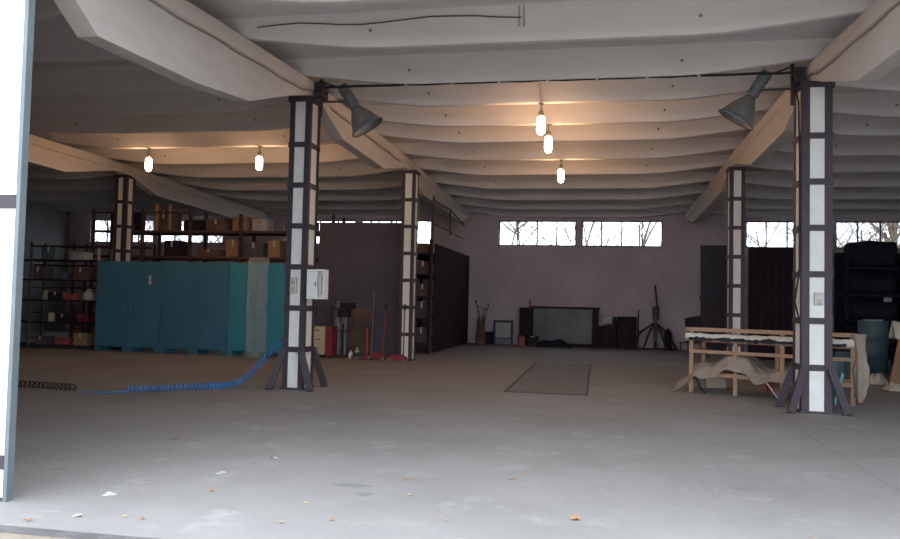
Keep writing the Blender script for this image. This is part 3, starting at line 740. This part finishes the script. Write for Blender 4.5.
def pad(u, v):
    a = 2*math.pi*v; x = -.05+(LN+.08)*u
    rr = 1+.45*noise.noise(Vector((x*5, math.cos(a)*1.5, math.sin(a)*1.5)))
    return (x, -.035+.075*math.cos(a)*rr, .985+.062*math.sin(a)*rr)
B().grid(pad, 90, 14).build('padding_roll', 'padding', t, smooth=True)
def torn(u, v):
    x = .02+(LN-.1)*u; n1 = noise.noise(Vector((x*4, 3, 1))); n2 = noise.noise(Vector((x*9, 7, 2)))
    c = .955+.02*n1; hw = .018+.045*abs(n2)+.045*max(0, n1)
    return (x, -.125+.012*noise.noise(Vector((x*8, v, 5))), c+(v-.5)*2*hw)
B().grid(torn, 90, 2).build('torn_fabric', 'black', t, solid=.006)
# web straps / loose ends
B().tube([(1.30, -.05, .30), (1.38, -.06, .2), (1.5, -.05, .03)], .014, 6).build('loose_strap', 'cloth', t)
B().tube([(.14, -.04, .25), (.2, -.04, .1), (.3, -.05, .015)], .02, 6).build('loose_strap', 'black', t)
# canvas over the lower rails
def canv(u, v):
    x = -.28+2.2*u; y = -.12+.88*v
    hump = .30*math.exp(-((u-.42)/.10)**2)+.24*math.exp(-((u-.56)/.08)**2)+.12*math.exp(-((u-.85)/.09)**2)+.10*math.exp(-((u-.22)/.07)**2)
    nz_ = noise.noise(Vector((u*7, v*4, 1)))+.5*noise.noise(Vector((u*16, v*9, 5)))
    z = .39+hump*(.7+.3*math.sin(v*3.1))+.07*nz_
    if u < .16: z -= (.16-u)*1.6; y += .25*(.16-u)
    if v < .16: z -= (.16-v)*(1.1+.9*noise.noise(Vector((u*9, 0, 8)))); y -= .01
    return (x+.03*noise.noise(Vector((u*5, v*5, 11))), y, max(.02, z))
tag(B().grid(canv, 90, 40).build('canvas_sheet', 'canvas', smooth=True, solid=.008), 'crumpled beige canvas sheet draped over the sofa frame lower rail', 'canvas', None, (1.63, 14.42, 0)).rotation_euler = (0, 0, ang)
e = Vector((1.63, 14.42, 0))+Matrix.Rotation(ang, 3, 'Z') @ Vector((LN, 0, 0))
def endc(u, v):
    a = math.pi*(u-.5)*1.5; rr = .075+.035*noise.noise(Vector((u*5, v*5, 3)))-.02*math.cos(v*9)+.025*math.sin(u*17)
    return (.09+rr*math.sin(a)+.03*math.sin(v*4)+.05*max(0, .25-v), -.05-rr*.6*math.cos(a), .12+1.02*v+.05*math.sin(u*9)*(1-v))
tag(B().grid(endc, 16, 24).build('hanging_cloth', 'canvas', smooth=True, solid=.01), 'pale cloth hanging over the right end of the sofa frame', 'cloth', None, e).rotation_euler = (0, 0, ang)
# teal board at the foot of the right column, leaning on sofa frame
tag(B().box((-.02, -.3, 0), (.02, .25, .55), Matrix.Rotation(R(14), 3, 'Y'), (0, 0, 0)).build('teal_board', 'teal'), 'small teal board leaning against the right end of the sofa frame', 'board', None, (3.56, 13.1, .012))
tag(B().box((-.17, -.12, 0), (.17, .12, .26)).build('red_box', 'pink', bevel=.01), 'small faded red box seen through the sofa frame', 'box', None, (3.2, 14.9, .0))
tag(B().lathe([(0, 0), (.2, 0), (.22, .02), (.22, .6), (.20, .62), (0, .62)], seg=20).build('teal_tub', 'drum', smooth=False), 'dark teal tub behind the sofa frame right end', 'tub', None, (4.35, 15.7, 0))
tag(B().box((-.18, -.14, 0), (.18, .14, .22)).build('white_block', 'cloth', bevel=.02), 'whitish block lying behind the left legs of the sofa frame', 'block', None, (2.2, 15.4, 0))

# drum with lid
t = thing('metal_drum', 'tall blue-grey metal drum on the right behind the brown sheet', 'drum', (6.75, 21.0, 0))
B().lathe([(0, 0), (.33, 0), (.34, .02), (.34, .40), (.355, .42), (.34, .44), (.34, .82), (.355, .84), (.34, .86), (.34, 1.24), (.35, 1.26), (.33, 1.27), (.33, 1.25), (0, 1.25)], seg=32).build('drum_body', 'drum', t, smooth=True)
B().box((-.22, -.1, 1.255), (.2, .12, 1.30)).build('lid_scrap', 'card2', t)
t = thing('blue_crate', 'dark blue crate beside the metal drum', 'crate', (5.95, 20.4, 0))
B().box((-.28, -.2, 0), (.28, .2, .6)).build('crate_body', 'drum', t, bevel=.02)
B().box((-.29, -.21, .52), (.29, .21, .6)).build('crate_rim', 'navy', t, bevel=.01)

# brown sheet leaning with white cloth on it
def cone(u, v):
    x = -.42+(1.45)*u; z = 1.22*v; 
    return (x*(1-.18*v)+.30*v, -.10+.40*v+.08*math.sin(u*3.1)*(1-v), z)
t = thing('brown_sheet', 'wide brown sheet leaning upright at the right edge of the picture', 'sheet', (6.1, 16.9, 0))
B().grid(cone, 16, 10).build('sheet', 'kraft', t, smooth=True, solid=.02)
for x in (.3, .8): B().bar((x+.2, .35, 1.1), (x+.25, .9, 0.02), .05, .05).build('prop', 'wood', t)
def wcl(u, v):
    x = -.22+1.2*u; a = (v-.5)*2
    return (x, .22+.20*a, 1.30-.22*abs(a)**1.6+.04*noise.noise(Vector((u*6, v*5, 1)))-(.12*abs(a) if u < .3 else 0))
tag(B().grid(wcl, 20, 14).build('white_cloth', 'cloth', smooth=True, solid=.012), 'off-white cloth draped over the top of the brown sheet', 'cloth', None, (6.1, 16.95, 0))
def rag(seed, sx_, sy_, h):
    def f(u, v):
        e = max(0, 1-(2*abs(u-.5))**2.5)*max(0, 1-(2*abs(v-.5))**2.5)
        return ((u-.5)*sx_+.05*noise.noise(Vector((u*4, v*4, seed))), (v-.5)*sy_+.05*noise.noise(Vector((u*4, v*4, seed+5))), .004+e*h*(.6+.7*abs(noise.noise(Vector((u*5, v*5, seed+2))))))
    return f
tag(B().grid(rag(1, .55, .42, .17), 18, 14).build('white_rag', 'cloth', smooth=True), 'crumpled white rag on the floor before the brown sheet', 'rag', 'rags on the floor at right', (5.72, 16.3, 0))
tag(B().grid(rag(6, .42, .4, .24), 18, 14).build('white_rag', 'cloth', smooth=True), 'smaller whitish rag on the floor nearer the drum', 'rag', 'rags on the floor at right', (5.75, 17.6, 0))

# tall dark panels and rack in the right bay
t = thing('dark_partition', 'tall dark corrugated partition between the two right columns', 'partition', (4.35, 24.0, 0))
b = B(); x = 0
poly = []
for k in range(23):
    poly.append((k*.1, 0 if k % 2 else -.05))
poly2 = [(px_, py_+.03) for px_, py_ in poly][::-1]
b.prism(poly+poly2, 'z', .02, 3.30); b.build('sheet', 'darkbrown', t)
B().box((0, .04, 3.2), (2.2, .10, 3.3)).build('frame_rail', 'steel', t)
for x in (0, 1.1, 2.15): B().box((x, .04, 0), (x+.06, .10, 3.2)).build('frame_post', 'steel', t)
t = thing('storage_rack', 'dark tall storage rack filling the right bay below the windows', 'rack', (6.9, 23.6, 0))
for x in (0, 1.5, 3.0, 4.4):
    for y in (0, .9): B().box((x-.05, y-.05, 0), (x+.05, y+.05, 3.2)).build('upright', 'navy', t)
for z in (.5, 1.25, 2.0, 2.75): B().box((-.05, -.05, z-.08), (4.45, .95, z)).build('shelf', 'navy', t)
B().box((-.05, .9, .1), (4.45, .95, 3.2)).build('back_sheet', 'navy', t)
B().box((.95, -.065, 1.78), (1.15, -.055, 1.9)).build('label_plate', 'card2', t)
def bundle(sx_, sy_, h, seed):
    def f(u, v):
        a = 2*math.pi*v; rr = (1+.12*noise.noise(Vector((u*3, math.cos(a), seed))))/max(abs(math.cos(a))**5+abs(math.sin(a))**5, 1e-6)**.2
        e = max(.02, 1-abs(2*u-1)**14)
        return ((u-.5)*sx_, math.cos(a)*sy_/2*rr*e, h/2+math.sin(a)*h/2*rr*e)
    return f
names_ = ['bottom', 'second', 'third', 'top']
for zi, z in enumerate((.5, 1.25, 2.0, 2.75)):
    for j, x in enumerate((7.65, 9.15, 10.55)):
        hh = .52 if zi < 3 else .74
        tag(B().grid(bundle(1.42, .72, hh, zi*3+j), 16, 14).build('tarpaulin_bundle', 'navy', smooth=True), 'dark tarpaulin bundle on the %s shelf of the right rack, %s' % (names_[zi], ('left end', 'middle', 'right end')[j]), 'bundle', 'tarpaulin bundles in the right rack', (x, 24.05, z+.01))
# behind the sofa frame left: leaning board, pole, black seat
tag(B().box((0, 0, 0), (1.25, .03, 3.7), Matrix.Rotation(R(-4), 3, 'X'), (0, 0, 0)).build('tall_board', 'darkboard'), 'tall dim board leaning on the far wall beside the right rear column', 'board', None, (3.55, 28.25, .01))
tag(B().tube([(0, 0, 0), (.75, .5, 1.9)], .02, 8).build('wooden_pole', 'rust'), 'thin pole slanting beside the right rear column', 'pole', None, (3.35, 26.9, .01))
tag(B().tube([(0, 0, 0), (-.75, .5, 1.9)], .02, 8).build('wooden_pole', 'rust'), 'thin pole crossing the other, leaning to the left', 'pole', None, (4.1, 26.6, .01))
t = thing('padded_chair', 'black padded seat with tilted back behind the sofa frame', 'seat', (3.0, 24.6, 0))
B().box((-.3, -.25, .42), (.35, .25, .55)).build('cushion', 'black', t, bevel=.03)
B().box((-.34, -.06, .55), (.16, .06, 1.22), Matrix.Rotation(R(-10), 3, 'Y')).build('backrest', 'black', t, bevel=.03)
for x in (-.25, .3):
    for y in (-.2, .2): B().bar((x, y, 0), (x, y, .42), .04, .04).build('leg', 'steel', t)

# ================================================================ blue coiled hose and dark hose
def coil(path, r, pitch, rad, seg=10):
    pts = []; 
    L = 0; segs = []
    P = [Vector(p) for p in path]
    for a, c in zip(P, P[1:]): segs.append((a, c, (c-a).length))
    n = 0; ph = 0
    for a, c, l in segs:
        d = (c-a).normalized(); s_ = d.cross(Vector((0, 0, 1))).normalized(); u_ = s_.cross(d)
        k = max(1, int(l/pitch*seg))
        for i in range(k):
            p = a.lerp(c, i/k); pts.append(p+s_*math.cos(ph)*r+u_*math.sin(ph)*r); ph += 2*math.pi/seg
    return pts
def bez(p, n):
    P = [Vector(q) for q in p]; out = []
    for i in range(len(P)-1):
        p0 = P[max(i-1, 0)]; p1 = P[i]; p2_ = P[i+1]; p3_ = P[min(i+2, len(P)-1)]
        for k in range(n):
            t_ = k/n; out.append(.5*((2*p1)+(p2_-p0)*t_+(2*p0-5*p1+4*p2_-p3_)*t_*t_+(3*p1-p0-3*p2_+p3_)*t_**3))
    out.append(P[-1]); return out
path = bez([(-7.05, 10.82, .062), (-6.7, 11.15, .062), (-6.25, 11.6, .062), (-5.95, 12.1, .062), (-5.75, 12.35, .22), (-5.45, 12.4, .55), (-5.12, 12.36, .84)], 5)
t = thing('air_hose', 'bright blue coiled air hose running up to the left column', 'hose', (0, 0, 0))
B().tube(coil(path, .045, .058, .011), .0115, 6).build('coil', 'hose', t, smooth=True)
B().tube(bez([(-7.6, 10.62, .014), (-7.3, 10.66, .014), (-7.1, 10.75, .02), (-7.05, 10.82, .03)], 6), .011, 6).build('tail', 'hose', t)
tag(B().tube(coil(bez([(-9.0, 10.85, .06), (-8.4, 10.8, .06), (-7.85, 10.72, .06)], 5), .045, .085, .011), .010, 6).build('black_coiled_hose', 'black', smooth=True), 'dull black coiled hose lying on the floor at the left', 'hose')

# ================================================================ leaves and scraps on the floor
random.seed(5)
def leafmesh(L, kind):
    b = B(); n = 7; lobes = kind
    top = b.bm.verts.new((0, 0, .012)); ring = []
    for k in range(14):
        a = 2*math.pi*k/14; rr = L*(.5 if k % 2 else .95 if lobes else .62)*(1.0+.2*random.uniform(-1, 1))
        ring.append(b.bm.verts.new((rr*math.cos(a), .75*rr*math.sin(a), .006+.35*L*random.random())))
    for k in range(14): b.bm.faces.new([top, ring[k], ring[(k+1) % 14]])
    return b
leaves = [(-.13, 5.56, .055, 'leaf', 'largest orange dry leaf on the floor, bottom centre right'),
 (-3.11, 4.81, .03, 'leaf2', 'yellowish dry leaf near the threshold'), (-3.65, 4.56, .035, 'leaf', 'orange dry leaf at the far left on the threshold edge'),
 (-2.98, 4.80, .03, 'leaf', 'dark orange leaf beside a yellowish one near the threshold'), (-3.48, 5.69, .03, 'leaf2', 'tan dry leaf on the floor near the pale scrap'),
 (.84, 15.7, .07, 'leaf', 'reddish leaf on the floor right of the pit cover'), (-4.3, 7.48, .045, 'leaf', 'orange dry leaf in the left foreground'),
 (-4.47, 5.93, .03, 'leaf', 'dark dry leaf near the foot of the gate leaf'), (-3.92, 6.22, .03, 'leaf2', 'pale yellow leaf in the left foreground'),
 (-.69, 6.66, .035, 'leaf', 'brown leaf on the floor in the centre foreground'), (.99, 6.74, .03, 'leaf2', 'tan leaf on the floor in the right foreground'),
 (-1.56, 6.4, .03, 'leaf', 'small orange leaf left of centre foreground'), (-2.08, 5.45, .03, 'leaf2', 'tan leaf in the foreground left of centre'),
 (-3.6, 8.6, .04, 'leaf', 'orange leaf halfway to the left column'), (-2.9, 7.9, .035, 'leaf', 'dark orange leaf left of centre, mid floor'),
 (-2.2, 9.2, .035, 'leaf2', 'tan leaf in the middle of the floor'), (-7.45, 10.6, .05, 'leaf2', 'pale leaf lying between the blue and black hoses'),
 (-3.2, 10.4, .04, 'leaf', 'orange leaf on the floor in front of the left column'), (-5.2, 9.0, .035, 'leaf2', 'tan leaf on the left floor behind the gate leaf'),
 (-3.0, 6.6, .025, 'leaf', 'tiny orange leaf in the left foreground'), (.5, 9.5, .03, 'leaf2', 'tan leaf on the floor right of the middle'),
 (-1.9, 7.3, .025, 'leaf', 'tiny orange leaf left of the middle')]
rl = random.Random(77)
pix = [(-4.9, 7.0), (-4.1, 5.8), (-4.0, 6.9), (-3.7, 6.5), (-3.45, 7.6), (-3.3, 5.35), (-3.1, 7.2), (-2.9, 5.6), (-2.75, 6.4), (-2.6, 8.3), (-2.5, 5.2), (-2.4, 7.1), (-2.2, 6.2), (-2.0, 8.0), (-1.75, 5.1), (-1.6, 7.0), (-1.4, 5.9), (-1.2, 8.4), (-1.0, 5.3), (-.8, 7.6), (-3.9, 9.4), (-3.1, 9.9), (-4.6, 8.3), (-2.3, 10.2), (-5.3, 8.0), (-3.6, 7.05), (-2.05, 4.95)]
for i, (x, y) in enumerate(pix):
    leaves.append((x, y, rl.uniform(.02, .034), rl.choice(['leaf', 'leaf2', 'leaf2']), 'BIT'))
for i in range(9):
    leaves.append((rl.uniform(.0, 1.5), rl.uniform(5.4, 8.5), rl.uniform(.014, .022), 'leaf2', 'BIT'))
words_ = ['leftmost', 'second', 'third', 'fourth', 'fifth', 'sixth', 'seventh', 'eighth', 'ninth', 'tenth', 'eleventh', 'twelfth', 'thirteenth', 'fourteenth', 'fifteenth', 'sixteenth', 'seventeenth', 'eighteenth']
bands = {}
for i, l_ in enumerate(leaves):
    if l_[4] == 'BIT': bands.setdefault('in the nearest strip of floor' if l_[1] < 6 else 'in the second strip of floor' if l_[1] < 7.25 else 'farther back on the floor', []).append(i)
for bn, idx in bands.items():
    for k, i in enumerate(sorted(idx, key=lambda j: leaves[j][0]/leaves[j][1])):
        x, y, s_, m_, lab = leaves[i]
        leaves[i] = (x, y, s_, m_, 'tiny %s leaf bit, %s %s' % ('orange' if m_ == 'leaf' else 'yellowish', words_[k]+('' if k == 0 else ' from the left'), bn))
for x, y, s_, m_, lab in leaves:
    o = leafmesh(s_, m_ == 'leaf').build('dry_leaf', m_); tag(o, lab, 'leaf', 'tiny leaf bits on the floor' if 'leaf bit' in lab else 'dry leaves on the floor', (x, y, 0)); o.rotation_euler = (0, 0, random.uniform(0, 6.28))
for x, y, s_, lab in ((-3.56, 5.3, .028, 'whitish crumpled scrap on the floor, left foreground'), (-3.12, 6.2, .02, 'small pale scrap, left foreground'), (-2.95, 6.9, .02, 'tiny pale scrap farther in the left foreground'), (-3.42, 4.75, .014, 'pale scrap on the floor close to the threshold')):
    tag(B().grid(rag(x, s_*2.4, s_*1.8, s_*.9), 8, 6).build('paper_scrap', 'pale', smooth=True), lab, 'scrap', 'pale scraps on the floor', (x, y, 0))

# dark oily stains, thin irregular films on the concrete
for x, y, sx_, sy_, lab in ((-1.93, 6.1, .17, .05, 'small dark oil stain on the floor, left of centre foreground'), (-1.75, 5.85, .07, .05, 'dark oil spot just in front of the small dark stain'), (1.25, 6.9, .14, .05, 'thin dark oil stain on the floor in the right foreground'), (.22, 16.9, .22, .28, 'dark oil stain on the floor right of the pit cover')):
    b = B(); n_ = 18; ring = [b.bm.verts.new((sx_*(1+.35*noise.noise(Vector((math.cos(a)*2, math.sin(a)*2, x))))*math.cos(a), sy_*(1+.35*noise.noise(Vector((math.cos(a)*2, math.sin(a)*2, y))))*math.sin(a), .002)) for a in [2*math.pi*k/n_ for k in range(n_)]]
    b.bm.faces.new(ring); tag(b.build('oil_stain', 'tar'), lab, 'stain', 'oil stains on the floor', (x, y, 0))

# ================================================================ bare trees outside, beyond the far windows
def tree(x, y, h, seed, label, spread=.55, r0=.14, dens=6):
    rnd = random.Random(seed); b = B()
    def branch(p, d, L, r, lev):
        n = 4; pts = [p]; q = p.copy(); dd = d.copy()
        for k in range(n):
            dd = (dd+Vector((rnd.uniform(-1, 1), rnd.uniform(-1, 1), rnd.uniform(-.3, .6)))*.16).normalized(); q = q+dd*L/n; pts.append(q.copy())
        b.tube(pts, [r*(1-.6*k/n) for k in range(n+1)], 6 if lev < 2 else 3, cap=lev < 2)
        if lev >= 4: return
        kids = dens+4 if lev == 0 else 5
        for k in range(kids):
            f = rnd.uniform(.3, 1) if lev else rnd.uniform(.25, 1)
            base = pts[min(n-1, int(f*n))].lerp(pts[min(n, int(f*n)+1)], f*n-int(f*n)) if f < 1 else pts[-1]
            a = rnd.uniform(0, 6.28); side = Vector((math.cos(a), math.sin(a), 0))
            nd = (dd*(1-spread)+side*spread+Vector((0, 0, rnd.uniform(-.1, .3)))).normalized()
            branch(base, nd, L*rnd.uniform(.45, .68), r*.45, lev+1)
    branch(Vector((0, 0, 0)), Vector((rnd.uniform(-.08, .08), 0, 1)).normalized(), h*.6, r0*.75, 0)
    o = b.build('bare_tree', 'bark'); tag(o, label, 'tree', 'bare trees beyond the far windows', (x, y, -.26))
tree(-4.6, 38, 10, 1, 'bare tree seen through the left centre window, left part', .6, .12)
tree(-1.9, 42, 11, 2, 'bare tree seen through the left centre window, right part', .55, .12)
tree(-3.3, 36, 9, 21, 'thin-branched bare tree nearest behind the left centre window', .6, .08, 9)
tree(2.0, 40, 11, 3, 'bare tree with a straight trunk in the right centre window', .45, .15, 4)
tree(8.1, 37, 9, 4, 'dense bare tree seen through the window between the right columns', .6, .10, 9)
tree(9.6, 39, 10, 5, 'dense bare tree behind the window between the right columns', .6, .10, 9)
tree(11.2, 37, 9, 6, 'dense bare tree seen through the far right window', .6, .12, 9)
tree(13.4, 38, 10, 11, 'thick-trunked bare tree at the right edge of the far right window', .5, .26, 9)
tree(-10.5, 38, 10, 8, 'bare tree behind the window beside the grey board', .6, .14)
tree(-18.5, 38, 9, 9, 'bare tree behind the windows above the blue cabinets, right one', .6, .12, 9)
tree(-21.5, 39, 9, 10, 'bare tree behind the windows above the blue cabinets, middle one', .6, .12, 9)
tree(-25.5, 38, 9, 12, 'bare tree behind the windows above the blue cabinets, left one', .6, .12, 9)

# dusty air inside the hall
if HAZE > 0:
    hm = bpy.data.materials.new('dusty_air'); hm.use_nodes = True; n = hm.node_tree.nodes; n.remove(n['Principled BSDF'])
    vsn = n.new('ShaderNodeVolumeScatter'); vsn.inputs['Density'].default_value = HAZE; vsn.inputs['Color'].default_value = (.85, .88, 1, 1); vsn.inputs['Anisotropy'].default_value = .3
    hm.node_tree.links.new(vsn.outputs[0], n['Material Output'].inputs['Volume'])
    o = B().box((XL+.01, 5.4, .5), (XR-.01, FAR-.01, 5.2)).build('dusty_air', hm); o['kind'] = 'stuff'; o['label'] = 'thin dusty air filling the hall'; o['category'] = 'haze'
